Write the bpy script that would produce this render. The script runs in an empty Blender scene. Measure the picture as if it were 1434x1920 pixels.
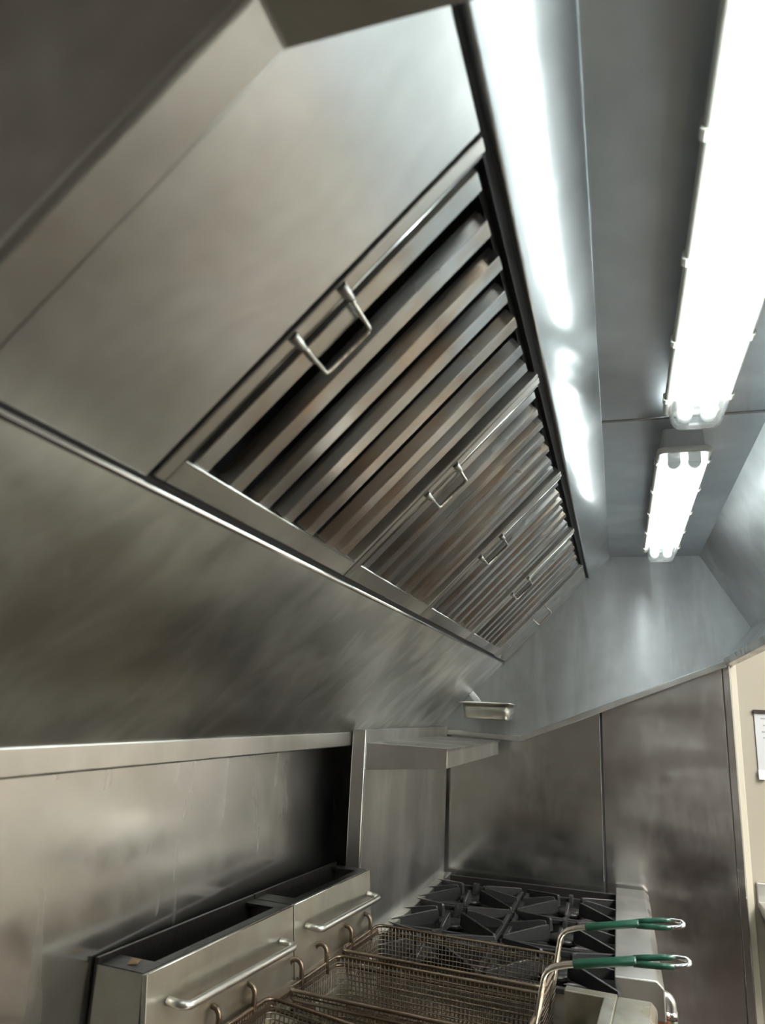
import bpy, bmesh, math, random
from mathutils import Vector, Matrix
random.seed(7)
S = bpy.context.scene
COL = S.collection
PI = math.pi
A = 0.64                      # metres per layout unit
EYE = 1.5
def P(x, y, z): return Vector((x*A, y*A, EYE + z*A))

# ------------------------------------------------------------------ camera
cd = bpy.data.cameras.new('camera'); cam = bpy.data.objects.new('camera', cd); COL.objects.link(cam)
M = Matrix(((0.95255486, 0.03471929, 0.30238024, 0), (0.30052829, -0.26457344, -0.91634254, 0),
            (0.04818702, 0.96374035, -0.26245484, 0), (0, 0, 0, 1)))
M.translation = P(0, 0, 0)
cam.matrix_world = M
cd.sensor_fit = 'VERTICAL'; cd.sensor_height = 36; cd.sensor_width = 26.9; cd.lens = 25.3266
cd.clip_start = 0.02
cd.dof.use_dof = True; cd.dof.focus_distance = 1.7; cd.dof.aperture_fstop = 5.0
S.camera = cam
# ------------------------------------------------------------------ world, exposure
w = bpy.data.worlds.new('world'); S.world = w; w.use_nodes = True
w.node_tree.nodes['Background'].inputs[0].default_value = (0.8, 0.85, 1, 1)
w.node_tree.nodes['Background'].inputs[1].default_value = 0.05
S.view_settings.view_transform = 'Standard'; S.view_settings.look = 'None'
S.view_settings.gamma = 1; S.view_settings.use_curve_mapping = False
S.view_settings.exposure = 0.5
TUBE_POWER = 11.0
ROOM_POWER = 38.0

# ------------------------------------------------------------------ materials
def newmat(name):
    m = bpy.data.materials.new(name); m.use_nodes = True
    nt = m.node_tree; b = nt.nodes['Principled BSDF']
    return m, nt, b
def plain(name, col, rough=0.5, metal=0.0, spec=0.5, bump=0, bscale=60):
    m, nt, b = newmat(name)
    b.inputs['Base Color'].default_value = (*col, 1); b.inputs['Roughness'].default_value = rough
    b.inputs['Metallic'].default_value = metal; b.inputs['Specular IOR Level'].default_value = spec
    if bump:
        tc = nt.nodes.new('ShaderNodeTexCoord'); n = nt.nodes.new('ShaderNodeTexNoise'); n.inputs['Scale'].default_value = bscale
        n.inputs['Detail'].default_value = 5
        nt.links.new(tc.outputs['Object'], n.inputs['Vector'])
        bp = nt.nodes.new('ShaderNodeBump'); bp.inputs['Strength'].default_value = bump; bp.inputs['Distance'].default_value = 0.002
        nt.links.new(n.outputs[0], bp.inputs['Height']); nt.links.new(bp.outputs[0], b.inputs['Normal'])
    return m
def noise(nt, vec, scale, detail=3, rough=0.5, stretch=(1, 1, 1), rot=(0, 0, 0), dist=0):
    mp = nt.nodes.new('ShaderNodeMapping'); mp.inputs['Scale'].default_value = stretch; mp.inputs['Rotation'].default_value = rot
    nt.links.new(vec, mp.inputs['Vector'])
    n = nt.nodes.new('ShaderNodeTexNoise'); n.inputs['Scale'].default_value = scale; n.inputs['Detail'].default_value = detail
    n.inputs['Roughness'].default_value = rough; n.inputs['Distortion'].default_value = dist
    nt.links.new(mp.outputs[0], n.inputs['Vector']); return n.outputs[0]
def ramp(nt, fac, stops):
    r = nt.nodes.new('ShaderNodeValToRGB'); e = r.color_ramp.elements
    e[0].position, e[0].color = stops[0][0], (*stops[0][1], 1); e[1].position, e[1].color = stops[-1][0], (*stops[-1][1], 1)
    for p, c in stops[1:-1]:
        k = e.new(p); k.color = (*c, 1)
    nt.links.new(fac, r.inputs[0]); return r.outputs[0]
def maprange(nt, fac, a, b, c, d):
    m = nt.nodes.new('ShaderNodeMapRange'); nt.links.new(fac, m.inputs[0])
    for i, v in zip((1, 2, 3, 4), (a, b, c, d)): m.inputs[i].default_value = v
    return m.outputs[0]
def mixc(nt, fac, a, b, mode='MIX'):
    m = nt.nodes.new('ShaderNodeMix'); m.data_type = 'RGBA'; m.blend_type = mode
    if isinstance(fac, float): m.inputs[0].default_value = fac
    else: nt.links.new(fac, m.inputs[0])
    for i, v in ((6, a), (7, b)):
        if isinstance(v, tuple): m.inputs[i].default_value = (*v, 1)
        else: nt.links.new(v, m.inputs[i])
    return m.outputs[2]
def mth(nt, op, a, b=None):
    m = nt.nodes.new('ShaderNodeMath'); m.operation = op
    for i, v in ((0, a), (1, b)):
        if v is None: continue
        if isinstance(v, (int, float)): m.inputs[i].default_value = v
        else: nt.links.new(v, m.inputs[i])
    return m.outputs[0]
def steel(name, lo=(0.42, 0.42, 0.395), hi=(0.62, 0.62, 0.595), rough=(0.17, 0.30), grain=(1, 1, 12), gs=9.0, gstr=0.05,
          wipe=0.5, wrot=(0, 0, 0), tint=None, wstretch=(1, 1, 1), wave=0.25, broad=0.28, brush=None, aniso=0.75, bplus=0.22):
    """worn brushed stainless: grain bump, broad dull patches, cloth-wipe streaks in the roughness"""
    m, nt, b = newmat(name)
    tc = nt.nodes.new('ShaderNodeTexCoord').outputs['Object']
    big = noise(nt, tc, 3.1, 3, 0.55, dist=0.6)
    col = ramp(nt, big, [(0.3, lo), (0.7, hi)])
    sp = noise(nt, tc, 22, 3, 0.6)
    col = mixc(nt, maprange(nt, sp, 0.4, 0.75, 0.0, 0.10), col, tuple(c*0.6 for c in lo))
    if tint:
        t = noise(nt, tc, tint[1], 4, 0.6, tint[2], dist=0.8)
        col = mixc(nt, maprange(nt, t, 0.45, 0.7, 0.0, tint[3]), col, tint[0])
    b.inputs['Metallic'].default_value = 1
    wp = noise(nt, tc, 3.6, 3, 0.5, wstretch, wrot, dist=0.5)
    col = mixc(nt, maprange(nt, wp, 0.45, 0.75, 0.0, 0.35*wipe), col, tuple(min(1, c*1.35) for c in hi))
    nt.links.new(col, b.inputs['Base Color'])
    r = mth(nt, 'ADD', maprange(nt, big, 0.3, 0.7, rough[0], rough[1]), maprange(nt, wp, 0.35, 0.75, -0.03, wipe*0.16))
    fs = noise(nt, tc, gs, 6, 0.8, grain)
    r = mth(nt, 'ADD', r, maprange(nt, fs, 0.3, 0.7, -0.04, 0.05))
    nt.links.new(mth(nt, 'MINIMUM', mth(nt, 'MAXIMUM', r, 0.10), 0.262), b.inputs['Roughness'])
    bp = nt.nodes.new('ShaderNodeBump'); bp.inputs['Strength'].default_value = gstr; bp.inputs['Distance'].default_value = 0.0015
    h = noise(nt, tc, gs, 3, 0.6, grain)
    lowf = noise(nt, tc, 2.2, 2, 0.5)
    hh = mth(nt, 'ADD', h, mth(nt, 'MULTIPLY', lowf, wave*40))
    nt.links.new(hh, bp.inputs['Height']); nt.links.new(bp.outputs[0], b.inputs['Normal'])
    # second, broader lobe: brushed metal scatters part of the light widely
    b2 = nt.nodes.new('ShaderNodeBsdfPrincipled'); b2.inputs['Metallic'].default_value = 1
    nt.links.new(col, b2.inputs['Base Color']); nt.links.new(bp.outputs[0], b2.inputs['Normal'])
    nt.links.new(mth(nt, 'MAXIMUM', mth(nt, 'ADD', r, bplus), 0.30), b2.inputs['Roughness'])
    if brush:
        cv = nt.nodes.new('ShaderNodeCombineXYZ')
        for i in range(3): cv.inputs[i].default_value = brush[i]
        for q in (b, b2):
            nt.links.new(cv.outputs[0], q.inputs['Tangent']); q.inputs['Anisotropic'].default_value = aniso
    mx = nt.nodes.new('ShaderNodeMixShader')
    nt.links.new(mth(nt, 'ADD', maprange(nt, wp, 0.42, 0.75, 0.0, 0.6*wipe), broad), mx.inputs[0])
    nt.links.new(b.outputs[0], mx.inputs[1]); nt.links.new(b2.outputs[0], mx.inputs[2])
    nt.links.new(mx.outputs[0], nt.nodes['Material Output'].inputs[0])
    return m
MT = {}
MT['hood'] = steel('hood_steel', brush=(0, 1, 0), lo=(0.76, 0.765, 0.745), hi=(0.88, 0.88, 0.86), grain=(14, 1, 14), wstretch=(2.2, 2.2, 0.5), wave=0.25, rough=(0.16, 0.26), wipe=0.3)
MT['panel'] = steel('filler_steel', brush=(0, 1, 0), aniso=0.6, grain=(6, 6, 6), lo=(0.58, 0.58, 0.57), hi=(0.72, 0.72, 0.71), rough=(0.18, 0.30), wave=0.25, gstr=0.05)
MT['strip'] = steel('strip_steel', broad=0.33, lo=(0.6, 0.62, 0.63), hi=(0.74, 0.76, 0.77), grain=(14, 1, 14), rough=(0.11, 0.19), wipe=0.12, wave=0.08)
MT['ceil'] = steel('ceiling_steel', broad=0.5, lo=(0.60, 0.65, 0.69), hi=(0.72, 0.77, 0.82), grain=(14, 1, 14), rough=(0.2, 0.3), wipe=0.3, wave=0.08)
MT['end'] = steel('end_steel', brush=(0, 0, 1), aniso=0.75, broad=0.85, bplus=0.34, lo=(0.56, 0.58, 0.59), hi=(0.72, 0.74, 0.75), grain=(1, 12, 8), rough=(0.17, 0.28), wipe=0.5, wave=0.08, wstretch=(3.0, 1, 0.7), wrot=(0, 0.5, 0))
MT['clad'] = steel('cladding_steel', brush=(0, 0, 1), aniso=0.2, broad=0.04, grain=(3, 3, 1), rough=(0.15, 0.24), wipe=0.15, wave=0.2, wstretch=(0.8, 1, 3.0), wrot=(0, -0.15, 0), lo=(0.52, 0.50, 0.48), hi=(0.70, 0.68, 0.66))
MT['clad2'] = steel('cladding_steel_diagonal', brush=(0, 0, 1), aniso=0.2, broad=0.04, grain=(3, 3, 1), rough=(0.15, 0.24), wipe=0.15, wave=0.2, wstretch=(0.8, 1, 3.0), wrot=(0, 0.6, 0), lo=(0.54, 0.54, 0.52), hi=(0.72, 0.72, 0.70))
MT['cladb'] = steel('back_cladding_steel', brush=(0, 1, 0), aniso=0.3, broad=0.2, lo=(0.6, 0.595, 0.58), hi=(0.76, 0.755, 0.74), grain=(1, 3, 3), rough=(0.15, 0.24), wipe=0.15, wave=0.2, wstretch=(1, 4.0, 0.8), wrot=(-0.4, 0, 0))
MT['range'] = steel('range_steel', grain=(1, 1, 12), rough=(0.18, 0.28), wipe=0.15, wave=0.06, wstretch=(2, 2, 0.7), lo=(0.58, 0.57, 0.54), hi=(0.72, 0.71, 0.68))
MT['fryer'] = steel('fryer_steel', grain=(1, 1, 12), rough=(0.2, 0.3), wipe=0.4, wave=0.06, lo=(0.42, 0.41, 0.37), hi=(0.58, 0.57, 0.51), tint=((0.36, 0.28, 0.13), 7.0, (1, 1, 1), 0.55))
MT['baffle'] = steel('baffle_steel', lo=(0.34, 0.34, 0.335), hi=(0.62, 0.62, 0.61), grain=(14, 1, 14), rough=(0.13, 0.24), wipe=0.3, wave=0.06, broad=0.15, tint=((0.46, 0.28, 0.14), 7.0, (1.6, 0.7, 1), 0.75), wstretch=(3, 0.6, 1))
MT['frame'] = steel('filter_frame_steel', lo=(0.42, 0.40, 0.37), hi=(0.6, 0.58, 0.54), grain=(1, 1, 1), rough=(0.2, 0.32), wipe=0.4, wave=0.05)
MT['shine'] = plain('bright_edge_steel', (0.78, 0.78, 0.76), 0.16, 1)
MT['wire'] = plain('wire_steel', (0.62, 0.58, 0.52), 0.25, 1, bump=0.3, bscale=120)
MT['wire2'] = plain('pipe_steel', (0.55, 0.54, 0.52), 0.28, 1)
MT['oily'] = steel('oily_wire_steel', lo=(0.13, 0.09, 0.06), hi=(0.34, 0.28, 0.22), grain=(1, 1, 1), rough=(0.25, 0.45), wave=0)
MT['mesh'] = plain('basket_mesh_wire', (0.15, 0.125, 0.10), 0.3, 1)
MT['chrome'] = plain('chrome', (0.85, 0.85, 0.85), 0.1, 1)
MT['dark'] = plain('dark_gap', (0.02, 0.02, 0.022), 0.6, 0.3)
MT['soot_shade'] = plain('soot_and_shade_metal', (0.018, 0.017, 0.016), 0.35, 0.4, bump=0.5, bscale=50)
MT['iron'] = plain('cast_iron', (0.03, 0.03, 0.031), 0.3, 0.4, bump=0.5, bscale=80)
MT['green'] = plain('green_vinyl', (0.009, 0.048, 0.028), 0.28, 0, bump=0.15, bscale=30)
MT['cream'] = plain('cream_paint', (0.25, 0.225, 0.178), 0.55, 0, bump=0.25, bscale=25)
MT['creamtrim'] = plain('cream_trim_paint', (0.40, 0.37, 0.30), 0.45)
MT['white'] = plain('white_plastic', (0.85, 0.86, 0.86), 0.4)
MT['gasket'] = plain('cream_gasket', (0.5, 0.49, 0.44), 0.45)
MT['holder'] = plain('lampholder_plastic', (0.62, 0.63, 0.62), 0.45)
MT['housing'] = plain('housing_plastic', (0.42, 0.41, 0.40), 0.5)
MT['paper'] = plain('paper', (0.36, 0.365, 0.37), 0.5)
MT['ink'] = plain('grey_ink', (0.16, 0.17, 0.17), 0.6)
MT['black'] = plain('black_plastic', (0.02, 0.012, 0.01), 0.4)
MT['rust'] = plain('rusty_metal', (0.28, 0.09, 0.035), 0.7, 0.2, bump=0.5)
MT['oil'] = plain('fryer_oil', (0.06, 0.035, 0.01), 0.05, 0, spec=0.8)
MT['roomwall'] = plain('kitchen_wall_paint', (0.80, 0.79, 0.74), 0.6)
MT['added_wains'] = plain('added_dark_wainscot', (0.05, 0.04, 0.034), 0.4)
MT['wallnear'] = plain('dimmed_wall_paint', (0.17, 0.15, 0.13), 0.6)  # dark colour stands in for the dim kitchen behind the camera
MT['roomceil'] = plain('kitchen_ceiling_paint', (0.32, 0.30, 0.27), 0.7)
def emis(name, col, s):
    m, nt, b = newmat(name)
    b.inputs['Emission Color'].default_value = (*col, 1); b.inputs['Emission Strength'].default_value = s
    b.inputs['Base Color'].default_value = (0.9, 0.9, 0.9, 1); return m
MT['tube'] = emis('fluorescent_tube', (0.93, 1.0, 0.99), TUBE_POWER)
MT['added_panel'] = emis('added_panel_diffuser', (1.0, 0.985, 0.94), ROOM_POWER)  # glow of the added, unseen ceiling panels
def lensmat():
    m, nt, b = newmat('prismatic_lens')
    out = nt.nodes['Material Output']
    tr = nt.nodes.new('ShaderNodeBsdfTransparent'); tr.inputs[0].default_value = (0.93, 0.96, 0.96, 1)
    df = nt.nodes.new('ShaderNodeBsdfTranslucent'); df.inputs[0].default_value = (0.9, 0.95, 0.95, 1)
    gl = nt.nodes.new('ShaderNodeBsdfGlossy'); gl.inputs['Roughness'].default_value = 0.12
    a = nt.nodes.new('ShaderNodeMixShader'); a.inputs[0].default_value = 0.03
    nt.links.new(tr.outputs[0], a.inputs[1]); nt.links.new(df.outputs[0], a.inputs[2])
    fr = nt.nodes.new('ShaderNodeFresnel'); fr.inputs[0].default_value = 1.55
    c = nt.nodes.new('ShaderNodeMixShader'); nt.links.new(fr.outputs[0], c.inputs[0])
    nt.links.new(a.outputs[0], c.inputs[1]); nt.links.new(gl.outputs[0], c.inputs[2])
    nt.links.new(c.outputs[0], out.inputs[0]); nt.nodes.remove(b); return m
MT['lens'] = lensmat()
def tilemat():
    m, nt, b = newmat('quarry_tile')
    tc = nt.nodes.new('ShaderNodeTexCoord'); br = nt.nodes.new('ShaderNodeTexBrick')
    br.offset = 0; br.inputs['Scale'].default_value = 1; br.inputs['Brick Width'].default_value = 0.15; br.inputs['Row Height'].default_value = 0.15
    br.inputs['Mortar Size'].default_value = 0.004
    br.inputs['Color1'].default_value = (0.020, 0.015, 0.012, 1); br.inputs['Color2'].default_value = (0.027, 0.020, 0.016, 1); br.inputs['Mortar'].default_value = (0.035, 0.03, 0.026, 1)
    nt.links.new(tc.outputs['Object'], br.inputs['Vector']); nt.links.new(br.outputs[0], b.inputs['Base Color'])
    b.inputs['Roughness'].default_value = 0.75; b.inputs['Specular IOR Level'].default_value = 0.2; return m
MT['tile'] = tilemat()

# ------------------------------------------------------------------ mesh helpers
class MB:
    def __init__(s): s.v = []; s.f = []; s.sm = []
    def add(s, vs, fs, smooth=False):
        o = len(s.v); s.v += [tuple(v) for v in vs]
        for f in fs: s.f.append(tuple(o+i for i in f)); s.sm.append(smooth)
        return s
    def box(s, a, b, T=None):
        (x0, y0, z0), (x1, y1, z1) = a, b
        vs = [Vector(p) for p in ((x0,y0,z0),(x1,y0,z0),(x1,y1,z0),(x0,y1,z0),(x0,y0,z1),(x1,y0,z1),(x1,y1,z1),(x0,y1,z1))]
        if T: vs = [T(*v) for v in vs]
        return s.add(vs, [(0,3,2,1),(4,5,6,7),(0,1,5,4),(1,2,6,5),(2,3,7,6),(3,0,4,7)])
    def prism(s, poly, a, b, f):
        """poly of 2D points, f(p, q, t) -> 3D; extruded from t=a to t=b"""
        n = len(poly); vs = [f(p, q, a) for p, q in poly] + [f(p, q, b) for p, q in poly]
        fs = [tuple(range(n)), tuple(range(2*n-1, n-1, -1))] + [(i, i+n, (i+1) % n+n, (i+1) % n) for i in range(n)]
        return s.add(vs, fs)
    def loft(s, rings, cap0=True, cap1=True, smooth=True):
        n = len(rings[0]); vs = [p for r in rings for p in r]; fs = []
        for k in range(len(rings)-1):
            for i in range(n): fs.append((k*n+i, k*n+(i+1) % n, (k+1)*n+(i+1) % n, (k+1)*n+i))
        s.add(vs, fs, smooth); o = len(s.v)-len(vs)
        if cap0: s.f.append(tuple(o+i for i in range(n-1, -1, -1))); s.sm.append(False)
        if cap1: s.f.append(tuple(o+(len(rings)-1)*n+i for i in range(n))); s.sm.append(False)
        return s
    def tube(s, pts, r, seg=8, closed=False, flat=1.0, up=None):
        pts = [Vector(p) for p in pts]; n = len(pts); rings = []
        prev = None
        for i, p in enumerate(pts):
            if closed: t = (pts[(i+1) % n]-p).normalized() + (p-pts[i-1]).normalized()
            elif i == 0: t = pts[1]-p
            elif i == n-1: t = p-pts[-2]
            else: t = (pts[i+1]-p).normalized() + (p-pts[i-1]).normalized()
            t.normalize()
            if prev is None:
                u = up or Vector((0, 0, 1))
                if abs(t.dot(u)) > 0.95: u = Vector((1, 0, 0)) if not up else Vector((0, 1, 0))
            else: u = prev
            u = (u - t*u.dot(t)).normalized(); prev = u
            v = t.cross(u)
            rr = r[i] if isinstance(r, (list, tuple)) else r
            rings.append([p + u*math.cos(2*PI*k/seg)*rr*flat + v*math.sin(2*PI*k/seg)*rr for k in range(seg)])
        if closed: rings.append(rings[0]); return s.loft(rings, False, False, seg > 5)
        return s.loft(rings, smooth=seg > 5)
    def build(s, name, mat, parent=None, bevel=0, T=None, seg=2):
        me = bpy.data.meshes.new(name)
        off = Vector((0, 0, 0))
        if parent is not None and T is None: off = parent.location
        me.from_pydata([tuple(Vector(v)-off) for v in s.v], [], s.f)
        for p, q in zip(me.polygons, s.sm): p.use_smooth = q
        bm = bmesh.new(); bm.from_mesh(me); bmesh.ops.recalc_face_normals(bm, faces=bm.faces)
        if bevel:
            es = [e for e in bm.edges if len(e.link_faces) == 2 and e.calc_face_angle(0) > 0.5]
            bmesh.ops.bevel(bm, geom=es, offset=bevel, segments=seg, affect='EDGES', profile=0.5, clamp_overlap=True)
        bm.to_mesh(me); bm.free()
        me.materials.append(mat)
        o = bpy.data.objects.new(name, me); COL.objects.link(o)
        if parent is not None: o.parent = parent
        return o
def round_path(pts, r, n=5):
    pts = [Vector(p) for p in pts]; out = [pts[0]]
    for i in range(1, len(pts)-1):
        a, b, c = pts[i-1], pts[i], pts[i+1]
        d1 = (a-b); d2 = (c-b); rr = min(r, d1.length*0.49, d2.length*0.49)
        p0 = b+d1.normalized()*rr; p1 = b+d2.normalized()*rr
        for k in range(n+1):
            t = k/n; out.append(p0*(1-t)**2 + b*2*t*(1-t) + p1*t*t)
    out.append(pts[-1]); return out
def rrect(cx, cy, hx, hy, r, z, n=5):
    out = []
    for (sx, sy, a0) in ((1, 1, 0), (-1, 1, 90), (-1, -1, 180), (1, -1, 270)):
        for k in range(n+1):
            a = math.radians(a0 + 90*k/n); out.append((cx+sx*(hx-r)+r*math.cos(a), cy+sy*(hy-r)+r*math.sin(a), z))
    return out
def props(o, label=None, cat=None, group=None, kind=None):
    if label: o['label'] = label
    if cat: o['category'] = cat
    if group: o['group'] = group
    if kind: o['kind'] = kind
    return o
def empty(name, loc, label, cat, group=None):
    o = bpy.data.objects.new(name, None); COL.objects.link(o); o.location = loc; o.empty_display_size = 0.1
    return props(o, label, cat, group)
def copy_tree(o, parent=None):
    c = o.copy(); COL.objects.link(c)
    if parent is not None: c.parent = parent
    for ch in list(o.children): copy_tree(ch, c)
    return c
def XZ(p, q, t): return P(p, t, q)          # cross-section polygons run along y
def bar(name, mat, parent, a, b, bevel=0.0):
    return MB().box(a, b, T=P).build(name, mat, parent, bevel)

# ================================================================== SETTING
WX = -1.18                                   # back wall plane
st = lambda o, label=None: props(o, label=label, kind='structure')
FZ = -EYE/A
YE = 4.5
st(bar('floor', MT['tile'], None, (WX-0.1, -4.6, FZ-0.1), (4.1, YE+0.15, FZ)))
st(bar('wall_back', MT['cladb'], None, (WX-0.12, -4.6, FZ), (WX, YE+0.15, 1.72)))
st(bar('wall_end', MT['cream'], None, (WX, YE+0.02, FZ), (4.1, YE+0.15, 1.72)))
st(bar('wall_front', MT['roomwall'], None, (4.0, -4.6, FZ), (4.12, YE+0.02, 1.72)))
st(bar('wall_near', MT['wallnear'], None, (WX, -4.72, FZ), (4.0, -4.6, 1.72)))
st(bar('trim_4', MT['added_wains'], None, (WX, -4.6, FZ), (4.0, -4.57, -1.0)))  # added unseen wainscot, gives the steel something dark to reflect
st(bar('ceiling', MT['roomceil'], None, (WX-0.1, -4.6, 1.72), (4.1, YE+0.15, 1.82)))
# stainless sheets on the end wall, their seam strip and edge trim
cl = bar('end_wall_cladding', MT['clad2'], None, (WX+0.005, YE+0.002, FZ+0.02), (-0.106, YE+0.019, 0.2), 0.0005)
props(cl, 'left stainless wall sheet behind the range burners, left of the narrow vertical seam', 'wall panel')
cl = bar('end_wall_cladding', MT['clad'], None, (-0.092, YE+0.002, FZ+0.02), (0.556, YE+0.019, 0.36), 0.0005)
props(cl, 'right stainless wall sheet between the vertical seam and the cream wall', 'wall panel')
st(bar('trim_1', MT['dark'], None, (-0.106, YE+0.006, FZ+0.02), (-0.092, YE+0.0195, 0.2)))
st(bar('trim_2', MT['clad'], None, (0.562, YE-0.004, FZ+0.02), (0.597, YE+0.0195, 0.36), 0.001))
st(bar('trim_3', MT['creamtrim'], None, (0.60, YE+0.006, FZ+0.02), (0.632, YE+0.0195, 0.5), 0.002))

# ================================================================== EXHAUST HOOD
HE = (0.699, 0.715); HN = (0.715, -0.699); H0 = (-0.65, 0.306)
def sl(s, h=0.0): return (H0[0]+HE[0]*s+HN[0]*h, H0[1]+HE[1]*s+HN[1]*h)
def SP(s, y, h=0.0):
    x, z = sl(s, h); return P(x, y, z)
def slab(mb, s0, s1, y0, y1, h=0.0, th=0.012):
    return mb.prism([sl(s0, h), sl(s1, h), sl(s1, h-th), sl(s0, h-th)], y0, y1, XZ)
YN = 0.53
hood = empty('exhaust_hood', P(-0.65, 2.4, 0.306), 'large stainless steel exhaust hood over the cooking line, filters and lights inside', 'exhaust hood')
# lower back panel, down to the bright lip against the wall
MB().prism([sl(-0.571), sl(-0.008), sl(-0.008, -0.012), sl(-0.571, -0.012)], YN, YE-0.03, XZ).build('lower_back_panel', MT['hood'], hood)
MB().prism([(-1.049, -0.098), (-1.046, -0.104), (-1.046, -0.152), (-1.052, -0.156), (-1.10, -0.156), (-1.10, -0.148), (-1.058, -0.148), (-1.058, -0.1)], YN, YE-0.03, XZ).build('back_lip', MT['range'], hood, 0.0015)
props(hood.children[-1], 'pale brushed lip along the bottom of the back panel')
# filter track: bright round edge with a dark slot behind
tr = MB(); tr.tube([SP(-0.006, YN, 0.004), SP(-0.006, YE-0.03, 0.004)], 0.0058*A, 10); tr.build('filter_track', MT['shine'], hood)
MB().prism([sl(-0.002, -0.001), sl(0.012, -0.006), sl(0.012, -0.03), sl(-0.002, -0.03)], YN, YE-0.03, XZ).build('track_slot', MT['dark'], hood)
# flat filler panels at both ends of the filter row
m = MB(); slab(m, 0.006, 0.70, YN-0.001, 0.846, 0.002, 0.014); m.build('filler_panel', MT['panel'], hood, 0.0015)
m = MB(); slab(m, 0.006, 0.70, 4.035, YE-0.035, 0.004, 0.016)
fp = m.build('filler_panel', MT['frame'], hood, 0.0015)
hb = round_path([SP(0.30, 4.06, 0.004), SP(0.30, 4.09, 0.05), SP(0.40, 4.09, 0.05), SP(0.40, 4.06, 0.004)], 0.012*A)
MB().tube(hb, 0.005*A, 8).build('panel_handle', MT['wire'], fp, T=1).location = -Vector(hood.location)
for o in hood.children: pass
# dark top channel, then the bright slope strip, ceiling panels
MB().prism([sl(0.700, -0.008), sl(0.722, -0.004), sl(0.722, -0.05), sl(0.700, -0.05)], YN, YE-0.03, XZ).build('top_channel', MT['dark'], hood)
MB().prism([sl(0.717, -0.03), sl(0.717, 0.006), sl(0.721, 0.009), sl(0.892, 0.0105), sl(0.892, -0.02)], YN, YE-0.03, XZ).build('upper_slope_panel', MT['strip'], hood, 0.0015)
props(hood.children[-1], 'long bright slope strip between filters and hood ceiling, reflecting the lights')
CZ = 0.945
MB().box((-0.028, YN, CZ), (0.482, 2.315, CZ+0.012), T=P).build('ceiling_panel', MT['ceil'], hood)
MB().box((-0.028, 2.321, CZ), (0.482, YE-0.03, CZ+0.012), T=P).build('ceiling_panel', MT['ceil'], hood)
MB().box((-0.028, 2.311, CZ-0.002), (0.482, 2.325, CZ+0.004), T=P).build('ceiling_seam', MT['frame'], hood)
MB().prism([(-0.034, 0.936), (-0.028, 0.943), (-0.021, 0.943), (-0.03, 0.933)], YN, YE-0.03, XZ).build('ceiling_edge_bead', MT['shine'], hood)
# front panel, gutter and lip
MB().prism([(0.48, 0.957), (0.48, 0.945), (0.72, 0.53), (0.732, 0.536), (0.50, 0.957)], YN, YE-0.03, XZ).build('front_panel', MT['end'], hood)
MB().prism([(0.72, 0.53), (0.578, 0.352), (0.588, 0.345), (0.735, 0.527)], YN, YE-0.03, XZ).build('front_gutter', MT['end'], hood)
MB().prism([(0.572, 0.358), (0.566, 0.356), (0.572, 0.322), (0.62, 0.322), (0.62, 0.33), (0.582, 0.334)], YN, YE-0.0, XZ).build('front_lip', MT['frame'], hood, 0.001)
# far end panel with its turned-out bottom lip
MB().prism([(-1.047, -0.10), (-0.55, -0.126), (0.57, 0.334), (0.72, 0.53), (0.48, 0.957), (-0.04, 0.957)], YE-0.03, YE-0.003, XZ).build('end_panel', MT['end'], hood)
m = MB()
m.prism([(-1.047, -0.132), (-0.55, -0.150), (-0.545, -0.118), (-1.047, -0.104)], YE-0.045, YE-0.003, XZ); m.build('end_lip', MT['range'], hood, 0.0015)
m = MB()
m.prism([(-0.55, -0.150), (0.578, 0.312), (0.574, 0.346), (-0.552, -0.116)], YE-0.045, YE-0.003, XZ); m.build('end_lip', MT['range'], hood, 0.0015)
# near end beam and outer shell
MB().prism([(-1.047, -0.098), (-0.305, 0.655), (0.735, 0.672), (0.735, 1.0), (-1.047, 1.0)], 0.458, YN, XZ).build('end_beam', MT['frame'], hood, 0.002)
m = MB(); m.tube([P(-1.046, 0.459, -0.098), P(-0.306, 0.459, 0.654), P(0.735, 0.459, 0.671)], 0.0075*A, 10, up=Vector((0, 1, 0))); m.build('beam_hem', MT['range'], hood)
MB().prism([(-1.10, -0.148), (-1.10, 1.0), (-0.70, 1.0), (-0.70, 0.985), (-1.085, 0.985), (-1.085, -0.148)], YN, YE-0.003, XZ).build('outer_shell', MT['dark'], hood)
MB().box((-0.70, YN, 0.985), (0.76, YE-0.003, 1.0), T=P).build('top_cover', MT['dark'], hood)
MB().prism([(0.745, 0.535), (0.745, 0.985), (0.76, 0.985), (0.76, 0.53)], 0.458, YE-0.003, XZ).build('front_fascia', MT['range'], hood)
# suspension rods up to the kitchen ceiling
for rx, ry in ((-0.9, 0.8), (0.6, 0.8), (-0.9, 4.2), (0.6, 4.2)):
    m = MB(); m.tube([P(rx, ry, 0.99), P(rx, ry, 1.725)], 0.008, 8); m.build('hanger_rod', MT['wire'], hood)

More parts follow.
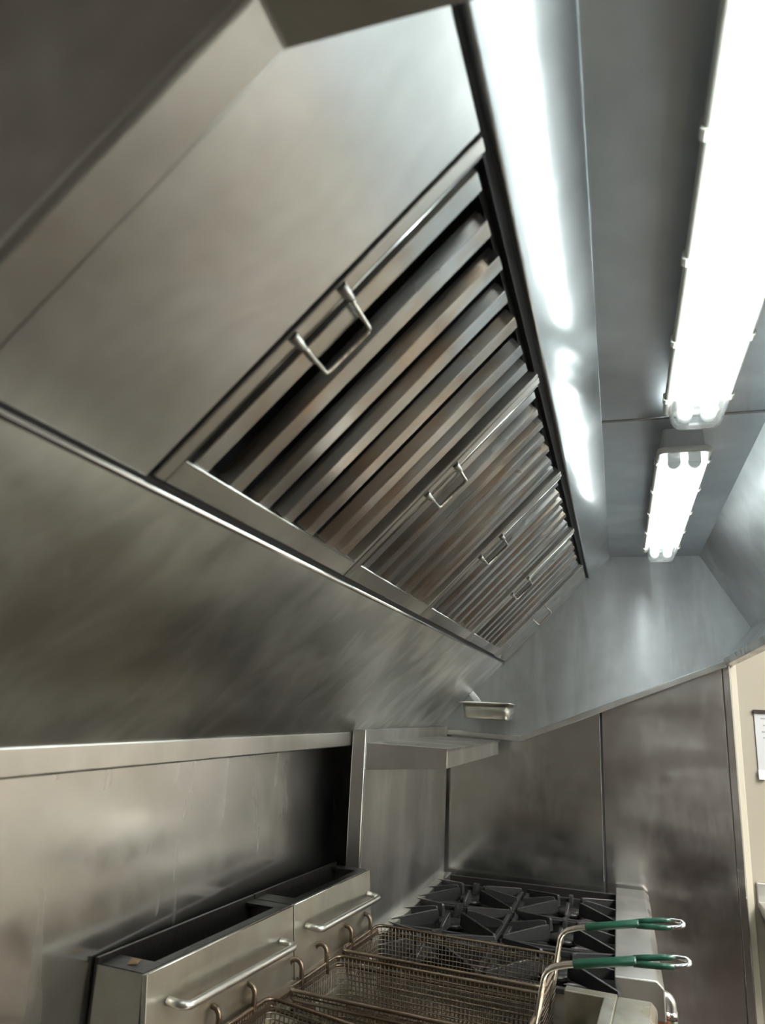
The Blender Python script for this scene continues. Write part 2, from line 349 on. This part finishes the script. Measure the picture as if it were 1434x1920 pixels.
# ================================================================== GREASE FILTERS
FW, FL = 0.792, 0.688
def make_filter():
    root = bpy.data.objects.new('grease_filter', None); COL.objects.link(root); root.empty_display_size = 0.1
    K = A
    def L(u, s, h): return Vector((u*K, s*K, h*K))
    fm = MB()
    fl = 0.030
    fm.box((0.003, 0, -0.055), (fl, FL, 0.0), T=L)                 # near side rail
    fm.box((FW-0.016, 0, -0.055), (FW-0.003, FL, 0.0), T=L)
    fm.box((fl, 0, -0.055), (FW-0.016, 0.044, 0.0), T=L)
    f = fm.build('frame', MT['frame'], root, 0.0018, T=1)
    em = MB(); em.tube([L(fl, 0.0445, 0.0005), L(FW-0.016, 0.0445, 0.0005)], 0.0022*K, 6); em.tube([L(fl, 0.0445, 0.0005), L(fl, FL-0.01, 0.0005)], 0.0016*K, 6)
    em.build('frame_edge', MT['shine'], f, T=1)
    n = 7; pitch = (FW-0.016-fl)/n
    w, d, t, g = 0.040, 0.028, 0.003, 0.006
    for i in range(n):
        c = fl + pitch*(i+0.5) - 0.007
        prof = [(c-w/2-g, -0.004-d), (c-w/2, -0.004), (c+w/2, -0.004), (c+w/2+g, -0.004-d),
                (c+w/2+g-t, -0.004-d), (c+w/2-t, -0.004-t), (c-w/2+t, -0.004-t), (c-w/2-g+t, -0.004-d)]
        b = MB().prism(prof, 0.045, FL-0.020-0.006*(i % 2), lambda p, q, tt: L(p, tt, q)).build('baffle', MT['baffle'], root, 0.0008, T=1, seg=1)
        b.location = (0, 0, random.uniform(-0.0012, 0.0008)*K); b.rotation_euler = (0, random.uniform(-0.05, 0.05)*0.2, 0)
    bb = MB()
    for i in range(n+1):
        c = fl + pitch*i + 0.001
        a0, a1 = max(c-w/2, 0.02), min(c+w/2, FW-0.012)
        bb.box((a0, 0.02, -0.060), (a1, FL-0.01, -0.055), T=L)
    bb.box((fl, FL-0.012, -0.055), (FW-0.016, FL, -0.03), T=L)
    bb.build('rear_baffles', MT['soot_shade'], root, T=1)  # near-black paints the shade behind the baffles and at the top bar
    # bail handle on the near side rail
    s0, s1 = 0.290, 0.392
    wob = lambda v: v + Vector([random.uniform(-.0006, .0006) for _ in range(3)])
    hp = round_path([L(0.006, s0, 0.004), L(0.026, s0, 0.009), L(0.036, s0+0.001, 0.014), L(0.118, s0+0.001, 0.012), L(0.118, s1-0.001, 0.012), L(0.036, s1-0.001, 0.014), L(0.026, s1, 0.009), L(0.006, s1, 0.004)], 0.012*K, 4)
    h = MB(); h.tube([wob(p) for p in hp], 0.0042*K, 8); hh = h.build('bail_handle', MT['wire'], root, T=1)
    for s in (s0, s1):
        wl = MB(); wl.tube([L(0.004, s, 0.001), L(0.020, s, 0.006), L(0.033, s, 0.012)], [0.009*K, 0.008*K, 0.0055*K], 8)
        wl.build('weld', MT['frame'], hh, T=1)
    return root
f0 = make_filter()
flab = ['stainless baffle filter nearest the camera, with the largest wire handle',
        'second baffle filter from the camera, between the nearest and the bronze-tinted third one',
        'third baffle filter from the camera, dark ribs with bronze tints at its lower end',
        'farthest baffle filter, pale ribs, beside the plain filler panel at the end wall']
ys = [0.853, 1.655, 2.405, 3.205]
wd = [0.80, 0.748, 0.798, 0.828]
for i in range(4):
    o = f0 if i == 0 else copy_tree(f0)
    rot = Matrix(((0, HE[0], HN[0], 0), (1, 0, 0, 0), (0, HE[1], HN[1], 0), (0, 0, 0, 1)))
    rot.translation = SP(0.012, ys[i], 0.004)
    o.matrix_world = rot @ Matrix.Diagonal((wd[i]/FW, 1, 1, 1))
    props(o, flab[i], 'grease filter', 'baffle filters in the hood')

# ================================================================== LIGHT FIXTURES
def make_light(y0, y1, label):
    cx = 0.235; hl = (y1-y0)/2; cy = (y0+y1)/2
    root = empty('ceiling_light', P(cx, cy, CZ), label, 'ceiling light', 'enclosed tube lights in the hood')
    R = lambda hw, e, r, z: [P(*p) for p in rrect(cx, cy, hw, hl-e, r, z)]
    MB().loft([R(0.062, 0.03, 0.015, CZ-0.001), R(0.066, 0.02, 0.015, 0.868), R(0.074, 0.004, 0.02, 0.862)], smooth=False).build('housing', MT['housing'], root)
    g = MB(); g.loft([R(0.082, -0.002, 0.022, 0.868), R(0.085, -0.005, 0.024, 0.860), R(0.082, -0.002, 0.022, 0.849), R(0.070, 0.008, 0.018, 0.849), R(0.070, 0.008, 0.018, 0.865)], False, False)
    gk = g.build('rim', MT['gasket'], root)
    MB().box((cx-0.052, y0+0.03, 0.862), (cx+0.052, y1-0.03, 0.8605), T=P).build('reflector', MT['white'], root)
    MB().loft([R(0.071, 0.008, 0.02, 0.852), R(0.068, 0.012, 0.02, 0.82), R(0.060, 0.022, 0.022, 0.797), R(0.048, 0.036, 0.02, 0.789)], False, True).build('lens', MT['lens'], root)
    for sx in (-1, 1):
        x = cx+sx*0.031
        t = MB(); t.tube([P(x, y0+0.085, 0.838), P(x, y1-0.085, 0.838)], 0.0185*A, 14); t.build('tube', MT['tube'], root)
        for yy, dy in ((y0+0.03, 0.06), (y1-0.03, -0.06)):
            a, b = sorted((yy, yy+dy*0.85))
            h = MB(); h.box((x-0.019, a, 0.826), (x+0.019, b, 0.861), T=P)
            h.tube([P(x, yy+dy*0.1, 0.830), P(x, yy+dy*0.9, 0.830)], 0.0205*A, 14); h.build('lampholder', MT['holder'], root)
    k = 5
    for sx in (-1, 1):
        for i in range(k):
            yy = y0 + (y1-y0)*(0.07+0.86*i/(k-1))
            c = MB(); c.prism([(cx+sx*0.080, 0.872), (cx+sx*0.088, 0.869), (cx+sx*0.090, 0.850), (cx+sx*0.083, 0.845), (cx+sx*0.077, 0.847), (cx+sx*0.084, 0.852)], yy-0.013, yy+0.013, XZ)
            c.build('clip', MT['gasket'], root, 0.001)
    return root
make_light(0.545, 2.075, 'nearer twin-tube light with clear ribbed cover on the hood ceiling, cut by the right edge')
make_light(2.385, 3.93, 'farther twin-tube light on the hood ceiling, whole in view, next to the end panel')

# ================================================================== ADDED CEILING LIGHT PANELS (unseen, over the aisle, to light the steel)
for (x, y, lab) in ((2.1, 2.6, 'added unseen ceiling light panel over the aisle near the cream wall'), (2.9, 0.6, 'added unseen ceiling light panel over the aisle beside the camera')):
    t = empty('added_panel_light', P(x, y, 1.72), lab, 'ceiling light')
    m = MB(); m.box((x-0.5, y-0.95, 1.69), (x+0.5, y-0.91, 1.72), T=P); m.box((x-0.5, y+0.91, 1.69), (x+0.5, y+0.95, 1.72), T=P)
    m.box((x-0.5, y-0.91, 1.69), (x-0.46, y+0.91, 1.72), T=P); m.box((x+0.46, y-0.91, 1.69), (x+0.5, y+0.91, 1.72), T=P)
    m.build('frame', MT['white'], t)
    MB().box((x-0.46, y-0.91, 1.70), (x+0.46, y+0.91, 1.715), T=P).build('diffuser', MT['added_panel'], t)

# ================================================================== RANGE
RY0, RY1 = 2.93, 4.44
RF = -0.985                                   # riser face
rng = empty('gas_range', P(-0.45, 3.68, FZ), 'six-burner gas range with high riser shelf in the corner at the end wall', 'range')
bar('body', MT['range'], rng, (-1.02, RY0+0.005, FZ+0.24), (0.03, RY1-0.005, -1.0), 0.002)
# cooktop box: black well
m = MB(); m.box((-0.985, RY0+0.005, -1.0), (-0.04, RY1-0.005, -0.975), T=P)
m.box((-0.985, RY0+0.004, -0.975), (-0.04, RY0+0.03, -0.915), T=P); m.box((-0.985, RY1-0.03, -0.975), (-0.04, RY1-0.004, -0.895), T=P)
m.build('burner_well', MT['soot_shade'], rng)
bar('rear_ledge', MT['range'], rng, (-0.985, RY0, -0.975), (-0.942, RY1, -0.885), 0.002)
bar('side_rail', MT['range'], rng, (-0.94, RY0-0.001, -1.0), (-0.05, RY0+0.006, -0.925), 0.001)
# front landing, bull-nosed
MB().prism([(-0.046, -0.865), (0.095, -0.862), (0.118, -0.885), (0.120, -0.985), (-0.046, -0.985)], RY0+0.06, RY1, XZ).build('landing_ledge', MT['range'], rng, 0.003)
MB().prism([(0.02, -0.985), (0.112, -0.985), (0.112, -1.01), (0.02, -1.01)], RY0+0.07, RY1-0.02, XZ).build('rusty_underside', MT['rust'], rng)
bar('control_panel', MT['range'], rng, (0.03, RY0+0.06, -1.26), (0.075, RY1, -1.01), 0.003)
for i in range(6):
    y = RY0+0.2+i*0.22
    k = MB(); k.tube([P(0.075, y, -1.13), P(0.13, y, -1.13)], [0.02, 0.017], 14); k.build('knob', MT['black'], rng)
dr = bar('oven_door', MT['range'], rng, (0.03, RY0+0.08, FZ+0.3), (0.07, RY1-0.03, -1.28), 0.004)
h = MB(); h.tube(round_path([P(0.07, RY0+0.2, -1.4), P(0.14, RY0+0.2, -1.4), P(0.14, RY1-0.15, -1.4), P(0.07, RY1-0.15, -1.4)], 0.03), 0.009, 10)
h.build('door_handle', MT['wire'], dr, T=1).location = -rng.location
for (x, y) in ((-0.9, RY0+0.1), (-0.05, RY0+0.1), (-0.9, RY1-0.1), (-0.05, RY1-0.1)):
    m = MB(); m.tube([P(x, y, FZ), P(x, y, FZ+0.25)], [0.018, 0.026], 12); m.build('leg', MT['wire'], rng)
# bent pipe rail in front
pr = MB(); pr.tube(round_path([P(0.09, RY0+0.13, -0.925), P(0.137, RY0+0.12, -0.925), P(0.145, RY0+0.12, -1.35), P(0.145, RY0+0.12, -1.5), P(0.07, RY0+0.12, -1.5)], 0.022, 6), 0.0125, 14)
pr.build('front_pipe', MT['wire2'], rng)
pr = MB(); pr.tube([P(0.138, RY0+0.12, -0.965), P(0.1385, RY0+0.12, -0.99)], 0.0137, 14); pr.build('pipe_collar', MT['shine'], rng)
# riser with high shelf
rs = MB().box((-1.04, RY0-0.02, -0.98), (RF, RY0-0.016+0.02, -0.088), T=P)
rs.box((-1.04, RY0+0.004, -0.98), (RF, RY1, -0.088), T=P)
ris = rs.build('riser', MT['range'], rng, 0.0012)
ed = MB(); ed.tube([P(RF, RY0-0.021, -0.93), P(RF, RY0-0.021, -0.09)], 0.0015, 6); ed.build('riser_edge', MT['shine'], rng)
sh = MB()
SY0, SY1, SXF, SZ = RY0-0.01, 4.22, -0.645, -0.138
sh.prism([(RF, SZ), (SXF+0.012, SZ-0.002), (SXF, SZ-0.014), (SXF, SZ-0.078), (SXF-0.01, SZ-0.078), (SXF-0.012, SZ-0.02), (RF, SZ-0.014)], SY0, SY1, XZ)
sh.prism([(RF, SZ), (SXF+0.006, SZ-0.002), (SXF-0.001, SZ-0.012), (SXF-0.001, SZ-0.078), (RF, SZ-0.105)], SY0-0.004, SY0+0.006, XZ)
sh.prism([(RF, SZ), (SXF+0.006, SZ-0.002), (SXF-0.001, SZ-0.012), (SXF-0.001, SZ-0.078), (RF, SZ-0.105)], SY1-0.006, SY1+0.004, XZ)
sh.build('high_shelf', MT['range'], rng, 0.0012)
# burners
BY = [3.11, 3.57, 4.03]; BX = [-0.75, -0.26]
BY = [y+0.07*0 for y in BY]
for bx in BX:
    for by in BY:
        m = MB(); c = P(bx, by, 0)
        rg = lambda r, z: [P(bx, by, z)+Vector((r*A*math.cos(2*PI*k/24), r*A*math.sin(2*PI*k/24), 0)) for k in range(24)]
        m.loft([rg(0.03, -0.974), rg(0.035, -0.94), rg(0.062, -0.93), rg(0.066, -0.92), rg(0.058, -0.912), rg(0.03, -0.909), rg(0.012, -0.912)])
        bo = m.build('burner', MT['soot_shade'], rng)
        v = MB(); v.tube([P(bx, by, -0.955), P(-0.045, by, -0.955)], 0.010, 10); v.build('venturi', MT['soot_shade'], bo, T=1).location = -rng.location

# cast-iron grates, six, liftable
def make_grate():
    root = bpy.data.objects.new('burner_grate', None); COL.objects.link(root); root.empty_display_size = 0.05
    hx, hy = 0.238, 0.222
    G = lambda x, y, z: Vector((x*A, y*A, z*A))
    fr = MB(); t = 0.009
    for (a, b) in (((-hx, -hy), (hx, -hy+2*t)), ((-hx, hy-2*t), (hx, hy)), ((-hx, -hy+2*t), (-hx+2*t, hy-2*t)), ((hx-2*t, -hy+2*t), (hx, hy-2*t))):
        fr.box((a[0]*0.985, a[1]*0.985, -0.056), (b[0]*0.985, b[1]*0.985, -0.038), T=G)
    for sx in (-1, 1):
        for sy in (-1, 1): fr.box((sx*(hx-0.012)-0.012, sy*(hy-0.012)-0.012, -0.075), (sx*(hx-0.012)+0.012, sy*(hy-0.012)+0.012, -0.04), T=G)
    fr.build('frame', MT['iron'], root, 0.0015, T=1)
    for k in range(8):
        a = k*PI/4
        if k % 2 == 0: ro = (hx if k % 4 == 0 else hy)-0.006; ri = 0.07
        else: ro = math.hypot(hx, hy)-0.012; ri = 0.075; a = math.atan2(hy*(1 if k < 4 else -1), hx*(1 if k in (1, 7) else -1))
        c, s = math.cos(a), math.sin(a)
        # side profile: shallow at the frame, deep prow near the burner, tapering width
        prof = [(ro, -0.036), (ro-0.004, -0.022), (ri+0.03, 0.001), (ri+0.004, 0.002), (ri, -0.004), (ri-0.004, -0.050), (ri+0.015, -0.056), (ro, -0.050)]
        m = MB(); vs = []
        for sd in (-1, 1):
            for (r, z) in prof:
                wv = 0.0055+0.004*(1-(r-ri)/(ro-ri)); 
                if z > -0.008: wv *= 0.75
                vs.append(G(r*c - sd*wv*s, r*s + sd*wv*c, z))
        n = len(prof)
        m.add(vs, [tuple(range(n)), tuple(range(2*n-1, n-1, -1))]+[(i, i+n, (i+1) % n+n, (i+1) % n) for i in range(n)])
        m.build('finger', MT['iron'], root, 0.0008, T=1, seg=1)
    return root
g0 = make_grate(); first = True
gl = {(0, 0): 'rear burner grate nearest the fryers, beside the riser', (0, 1): 'middle grate of the rear row, beside the riser',
      (0, 2): 'rear grate in the corner between riser and end wall', (1, 0): 'front grate nearest the fryers, beside the landing ledge',
      (1, 1): 'middle grate of the front row, beside the landing ledge', (1, 2): 'front grate next to the end wall and landing ledge'}
for i, bx in enumerate(BX):
    for j, by in enumerate(BY):
        o = g0 if first else copy_tree(g0); first = False
        o.location = P(bx+(0.03 if i == 0 else 0.0)*0, by, -0.862) + Vector((random.uniform(-.002, .002), random.uniform(-.002, .002), 0))
        o.rotation_euler.z = random.uniform(-0.015, 0.015)
        props(o, 'black cast-iron '+gl[(i, j)], 'burner grate', 'cast-iron grates on the range')

# ================================================================== FRYERS (turned a few degrees)
UC, US = 0.9975, 0.0707
def FP(u, v, z): return P(-1.025+u*US+v*UC, 1.59+u*UC-v*US, z)
FT = -0.60; FD = -0.87
def fryer(u0, u1, label, bar0, bar1, low=()):
    f = empty('deep_fryer', FP((u0+u1)/2, 0.4, FZ), label, 'fryer', 'deep fryers')
    u0 += 0.003; u1 -= 0.003
    fb = MB().box((u0, -0.12, FZ+0.2), (u1, 0.93, -1.16), T=FP); fb.build('cabinet', MT['fryer'], f, 0.003)
    dr = MB().box((u0+0.01, 0.93, FZ+0.22), (u1-0.01, 0.965, -1.18), T=FP).build('door', MT['fryer'], f, 0.003)
    for (u, v) in ((u0+0.06, 0), (u1-0.06, 0), (u0+0.06, 0.85), (u1-0.06, 0.85)):
        MB().tube([FP(u, v, FZ), FP(u, v, FZ+0.22)], [0.02, 0.026], 12).build('leg', MT['wire'], f)
    # tank: walls round the opening, oil below
    d = MB()
    for k, (ua, ub) in enumerate(((u0, u0+0.05), (u1-0.05, u1))):
        if k in low:        # rim dips where a basket hangs across it
            d.box((ua, 0.0, -1.16), (ub, 0.735, -1.0), T=FP); d.box((ua, 0.735, -1.16), (ub, 0.90, FD), T=FP)
        else: d.box((ua, 0.0, -1.16), (ub, 0.90, FD), T=FP)
    d.box((u0+0.05, 0.0, -1.16), (u1-0.05, 0.07, FD), T=FP); d.box((u0+0.05, 0.86, -1.16), (u1-0.05, 0.90, FD), T=FP)
    d.build('tank', MT['fryer'], f, 0.002)
    d = MB(); d.box((u0+0.05, 0.80, -0.985), (u1-0.05, 0.86, -0.965), T=FP); d.build('tank_step', MT['fryer'], f, 0.002)
    MB().box((u0+0.05, 0.07, -1.06), (u1-0.05, 0.86, -1.05), T=FP).build('oil', MT['oil'], f)
    MB().prism([(0.90, FD-0.002), (1.005, FD), (1.022, FD-0.02), (1.022, FD-0.13), (0.90, FD-0.13)], u0+0.002, u1-0.012, lambda p, q, t: FP(t, p, q)).build('landing_ledge', MT['fryer'], f, 0.0025)
    # flue riser at the back: open-topped box
    w = MB()
    w.prism([(0.0, FT), (0.028, FD), (0.014, FD), (-0.014, FT-0.002)], u0, u1, lambda p, q, t: FP(t, p, q))
    fl = w.build('flue_front', MT['fryer'], f, 0.001)
    for ua, ub in ((u0, u0+0.012), (u1-0.012, u1)):
        w = MB(); w.prism([(-0.014, FT-0.002), (0.002, FD), (-0.15, FD), (-0.145, FT-0.002)], ua, ub, lambda p, q, t: FP(t, p, q))
        w.build('flue_side', MT['fryer'], f)
    w = MB(); w.box((u0, -0.150, FD-0.2), (u1, -0.140, FT+0.012), T=FP); w.build('flue_back', MT['soot_shade'], f, 0.0006)
    w = MB()
    w.box((u0+0.002, -0.140, FT-0.008), (u0+0.075, -0.012, FT), T=FP); w.box((u1-0.05, -0.140, FT-0.008), (u1-0.002, -0.012, FT), T=FP)
    w.box((u0+0.075, -0.040, FT-0.008), (u1-0.05, -0.012, FT), T=FP); w.build('flue_top', MT['soot_shade'], f, 0.0006)
    w = MB(); w.tube([FP(u0+0.005, 0.0, FT), FP(u1-0.005, 0.0, FT)], 0.0011, 6); w.build('flue_edge', MT['shine'], fl, T=1).location = -f.location
    # push bar on the flue front
    v = 0.018; vv = 0.062; z = -0.672
    pb = MB(); pb.tube(round_path([FP(bar0, v-0.008, z), FP(bar0, vv, z-0.004), FP(bar1, vv, z-0.010), FP(bar1, v-0.008, z-0.004)], 0.02, 6), 0.0062, 12); pb.build('push_bar', MT['range'], f)
    # hanger ledge for the baskets
    hl = MB(); hl.prism([(0.018, -0.795), (0.052, -0.799), (0.052, -0.812), (0.047, -0.812), (0.046, -0.804), (0.018, -0.801)], u0+0.01, u1-0.01, lambda p, q, t: FP(t, p, q)); hl.build('hanger_ledge', MT['oily'], f)
    return f
fr1 = fryer(0.0, 0.69, 'nearer fryer with a black empty flue box, left end cut by the bottom edge', 0.078, 0.605, (1,))
fr2 = fryer(0.69, 1.305, 'farther fryer, its flue box touching the range riser', 0.765, 1.265, (0, 1))
w = MB(); w.add([FP(0.040, -0.060, FT+0.001), FP(0.072, -0.072, FT+0.001), FP(0.058, -0.092, FT+0.001), FP(0.030, -0.080, FT+0.001), FP(0.042, -0.062, FT+0.005), FP(0.068, -0.073, FT+0.003), FP(0.056, -0.089, FT+0.006), FP(0.033, -0.079, FT+0.002)],
         [(0,1,2,3),(4,5,6,7),(0,1,5,4),(1,2,6,5),(2,3,7,6),(3,0,4,7)])
cr = w.build('food_crumb', plain('brown_crumb', (0.20, 0.13, 0.07), 0.8), None)
props(cr, 'small brown flake of residue on the near corner of the nearer flue box', 'crumb')

# ================================================================== FRY BASKETS
BW, BL, BD = 0.338, 0.675, 0.19
def make_basket(name='fry_basket'):
    root = bpy.data.objects.new(name, None); COL.objects.link(root); root.empty_display_size = 0.05
    B = lambda u, v, z: Vector((u*A, v*A, z*A))      # local: u across, v towards the cook, z up; origin rear rim middle
    hw = BW/2
    def rect(hwi, v0, v1, z, r=0.03, n=5):
        return [Vector((p[0]*A, p[1]*A, p[2]*A)) for p in rrect(0, (v0+v1)/2, hwi, (v1-v0)/2, r, z, n)]
    rm = MB(); rm.tube(rect(hw, 0, BL, 0.0), 0.0058*A, 8, closed=True)
    rm.build('rim', MT['oily'], root, T=1)
    r2 = MB(); r2.tube(rect(hw-0.002, 0.002, BL-0.002, -0.024), 0.0042*A, 8, closed=True); r2.tube(rect(hw-0.025, 0.02, BL-0.02, -BD+0.0), 0.004*A, 8, closed=True)
    r2.build('hoop', MT['oily'], root, T=1)
    ms = MB(); rw = 0.0018*A
    tin = 0.022
    nh = 13
    for k in range(1, nh):
        f = k/nh; i = tin*f
        ms.tube(rect(hw-0.004-i, 0.004+i*0.8, BL-0.004-i*0.8, -BD*f, 0.028, 3), rw, 4, closed=True)
    nv = 48
    for k in range(1, nv):
        v = BL*k/nv; vb = tin + (BL-2*tin)*k/nv
        ms.tube([B(-hw+0.004, v, 0), B(-hw+0.004+tin, vb, -BD), B(hw-0.004-tin, vb, -BD), B(hw-0.004, v, 0)], rw, 4)
    nu = 25
    for k in range(1, nu):
        u = (-hw+2*hw*k/nu)*0.96; ub = u*(hw-tin)/hw
        ms.tube([B(u, 0.004, 0), B(ub, 0.004+tin, -BD), B(ub, BL-0.004-tin, -BD), B(u, BL-0.004, 0)], rw, 4)
    ms.build('wire_mesh', MT['mesh'], root, T=1)
    # rear hooks
    for u in (-0.085, 0.085):
        hk = MB(); pts = [B(u, 0.004, -0.03), B(u, 0.0, 0.02)]
        for k in range(7):
            a = PI*k/6; pts.append(B(u, -0.022+0.022*math.cos(a), 0.030+0.022*math.sin(a)))
        pts.append(B(u, -0.044, 0.004)); hk.tube(pts, 0.0078*A, 8); hk.build('hook', MT['oily'], root, T=1)
    # handle: twin wires up the front, then out, ending in a loop
    hn = bpy.data.objects.new('handle', None)
    zt = 0.125
    for sgn in (-1, 1):
        d = 0.0095*sgn
        path = round_path([B(d*1.6, BL-0.03, -0.17), B(d*1.3, BL+0.006, 0.0), B(d, BL+0.028, zt-0.01), B(d, BL+0.075, zt+0.010), B(d, BL+0.26, zt+0.048)], 0.028*A, 6)
        if sgn == -1: wr = MB()
        wr.tube(path, 0.0068*A, 10)
    hd = wr.build('handle', MT['wire'], root, T=1)
    gp = MB(); ga = B(0, BL+0.105, zt+0.016); gb = B(0, BL+0.27, zt+0.050)
    gp.tube([ga, ga.lerp(gb, 0.03), ga.lerp(gb, 0.97), gb], [0.016*A, 0.0185*A, 0.0185*A, 0.016*A], 14, flat=0.62, up=Vector((0, 0, 1)))
    gp.build('grip', MT['green'], hd, T=1)
    lp = MB(); pts = []
    base = B(0, BL+0.262, zt+0.048)
    for (q, s) in ((0, 0.008), (0.03, 0.010), (0.07, 0.013), (0.110, 0.013), (0.132, 0.009), (0.140, 0.0)):
        pts.append((q, s))
    full = [(q, -s) for q, s in pts] + [(q, s) for q, s in pts[::-1][1:]]
    path = [B(s, BL+0.262+q, zt+0.048+q*0.13+s*0.55) for q, s in full]
    lp.tube(path[:4], [0.008*A, 0.0085*A, 0.0080*A, 0.0065*A], 10); lp.tube(path[7:], [0.0065*A, 0.008*A, 0.0085*A, 0.008*A][:len(path[7:])], 10)
    lp.build('loop_coating', MT['green'], hd, T=1)
    lt = MB(); lt.tube(round_path(path[1:10], 0.004, 3), 0.0068*A, 10); lt.build('loop_tip', MT['chrome'], hd, T=1)
    return root
bk = make_basket()
BZ = -0.79
bl = [(0.344, 0.035, 'wire fry basket at the bottom edge, nearest the camera, handle out of view'),
      (0.757, 0.052, 'middle wire fry basket, lower green handle, hanging across the fryer joint'),
      (1.150, 0.040, 'farthest wire fry basket, upper green handle, in front of the burners')]
for i, (u, v, lab) in enumerate(bl):
    o = bk if i == 0 else copy_tree(bk)
    o.location = FP(u, v, BZ); o.rotation_euler.z = -0.0707-PI/2*0
    # local u axis follows the flue line: rotate so that +u -> world (US, UC), +v -> (UC, -US)
    o.matrix_world = Matrix.Translation(FP(u, v, BZ)) @ Matrix(((US, UC, 0, 0), (UC, -US, 0, 0), (0, 0, 1, 0), (0, 0, 0, 1))) @ Matrix.Rotation(math.radians((-5, 0, 0)[i]), 4, 'X')
    props(o, lab, 'fry basket', 'fry baskets hung on the flue')

# ================================================================== STEEL PAN WITH UTENSIL ON THE END PANEL
px, py, pz = -0.72, 4.335, 0.058
pan = empty('steel_pan', P(px, py, pz-0.1), 'small rectangular steel pan hung low on the hood end panel', 'pan')
RR = lambda hx, hy, r, z: [P(*p) for p in rrect(px, py, hx, hy, r, z)]
MB().loft([RR(0.120, 0.085, 0.03, pz-0.092), RR(0.128, 0.093, 0.03, pz-0.085), RR(0.138, 0.103, 0.028, pz), RR(0.134, 0.099, 0.026, pz), RR(0.124, 0.09, 0.028, pz-0.08), RR(0.118, 0.084, 0.028, pz-0.086)]).build('body', MT['fryer'], pan)
MB().loft([RR(0.136, 0.101, 0.028, pz-0.001), RR(0.154, 0.118, 0.03, pz-0.001), RR(0.156, 0.120, 0.03, pz-0.006), RR(0.157, 0.121, 0.03, pz+0.003), RR(0.136, 0.101, 0.028, pz+0.004)], False, False).build('rim', MT['shine'], pan)
bkt = MB(); bkt.box((px-0.12, py+0.11, pz-0.05), (px-0.10, 4.472, pz-0.004), T=P); bkt.box((px+0.10, py+0.11, pz-0.05), (px+0.12, 4.472, pz-0.004), T=P); bkt.build('bracket', MT['frame'], pan)
ut = MB(); pts = []
c0 = (-0.80, 4.33, 0.0)
for k in range(9):
    t = k/8; pts.append(P(-0.755-0.05*t-0.05*t*t, py+0.02+0.06*t, -0.02+0.17*t-0.02*t*t))
ut.tube(pts, [0.013, 0.013, 0.013, 0.013, 0.013, 0.013, 0.012, 0.011, 0.007], 10, flat=0.35, up=Vector((0, -1, 0)))
props(ut.build('plastic_utensil', MT['white'], None), 'curved white plastic utensil handle sticking out of the small steel pan', 'utensil')

# ================================================================== THINGS ON THE CREAM WALL
nz0, nz1, nx0, nx1 = -0.235, 0.085, 0.705, 1.02
yw = YE+0.0195
nt_ = empty('wall_notice', P((nx0+nx1)/2, yw, nz0), 'white printed notice with a black top bar on the cream wall', 'notice')
bar('sheet', MT['paper'], nt_, (nx0, yw-0.008, nz0), (nx1, yw, nz1-0.01))
bar('top_bar', MT['black'], nt_, (nx0-0.004, yw-0.02, nz1-0.012), (nx1+0.004, yw, nz1+0.006), 0.001)
m = MB()
for k, (z, a, b) in enumerate(((0.045, 0.03, 0.26), (0.01, 0.04, 0.24), (-0.025, 0.03, 0.28), (-0.055, 0.035, 0.2), (-0.12, 0.05, 0.25), (-0.14, 0.05, 0.22), (-0.16, 0.06, 0.27))):
    m.box((nx0+a, yw-0.0088, z-0.003), (nx0+b, yw-0.0078, z+0.003), T=P)
m.build('print', MT['ink'], nt_)
bar('corner_holder', MT['holder'], nt_, (nx0-0.004, yw-0.022, nz0-0.035), (nx0+0.03, yw, nz0+0.012), 0.002)
sk = empty('wall_basin', P(0.85, 4.3, -1.1), 'grey steel wall-hung basin at the right edge below the notice', 'basin')
bar('backsplash', MT['range'], sk, (0.648, yw-0.02, -0.90), (1.15, yw, -0.775), 0.003)
m = MB(); m.loft([[P(0.65, yw-0.02, -0.865), P(1.15, yw-0.02, -0.865), P(1.15, 4.05, -0.865), P(0.65, 4.05, -0.865)],
                  [P(0.65, yw-0.02, -0.91), P(1.15, yw-0.02, -0.91), P(1.15, 4.05, -0.91), P(0.65, 4.05, -0.91)],
                  [P(0.76, yw-0.02, -1.12), P(1.04, yw-0.02, -1.12), P(1.04, 4.2, -1.12), P(0.76, 4.2, -1.12)]], smooth=False)
m.build('bowl', MT['range'], sk, 0.003)
m = MB(); m.tube(round_path([P(0.9, yw-0.01, -0.82), P(0.9, yw-0.08, -0.82), P(0.9, yw-0.10, -0.72), P(0.9, 4.3, -0.74), P(0.9, 4.27, -0.79)], 0.02), 0.008, 10); m.build('faucet', MT['chrome'], sk)
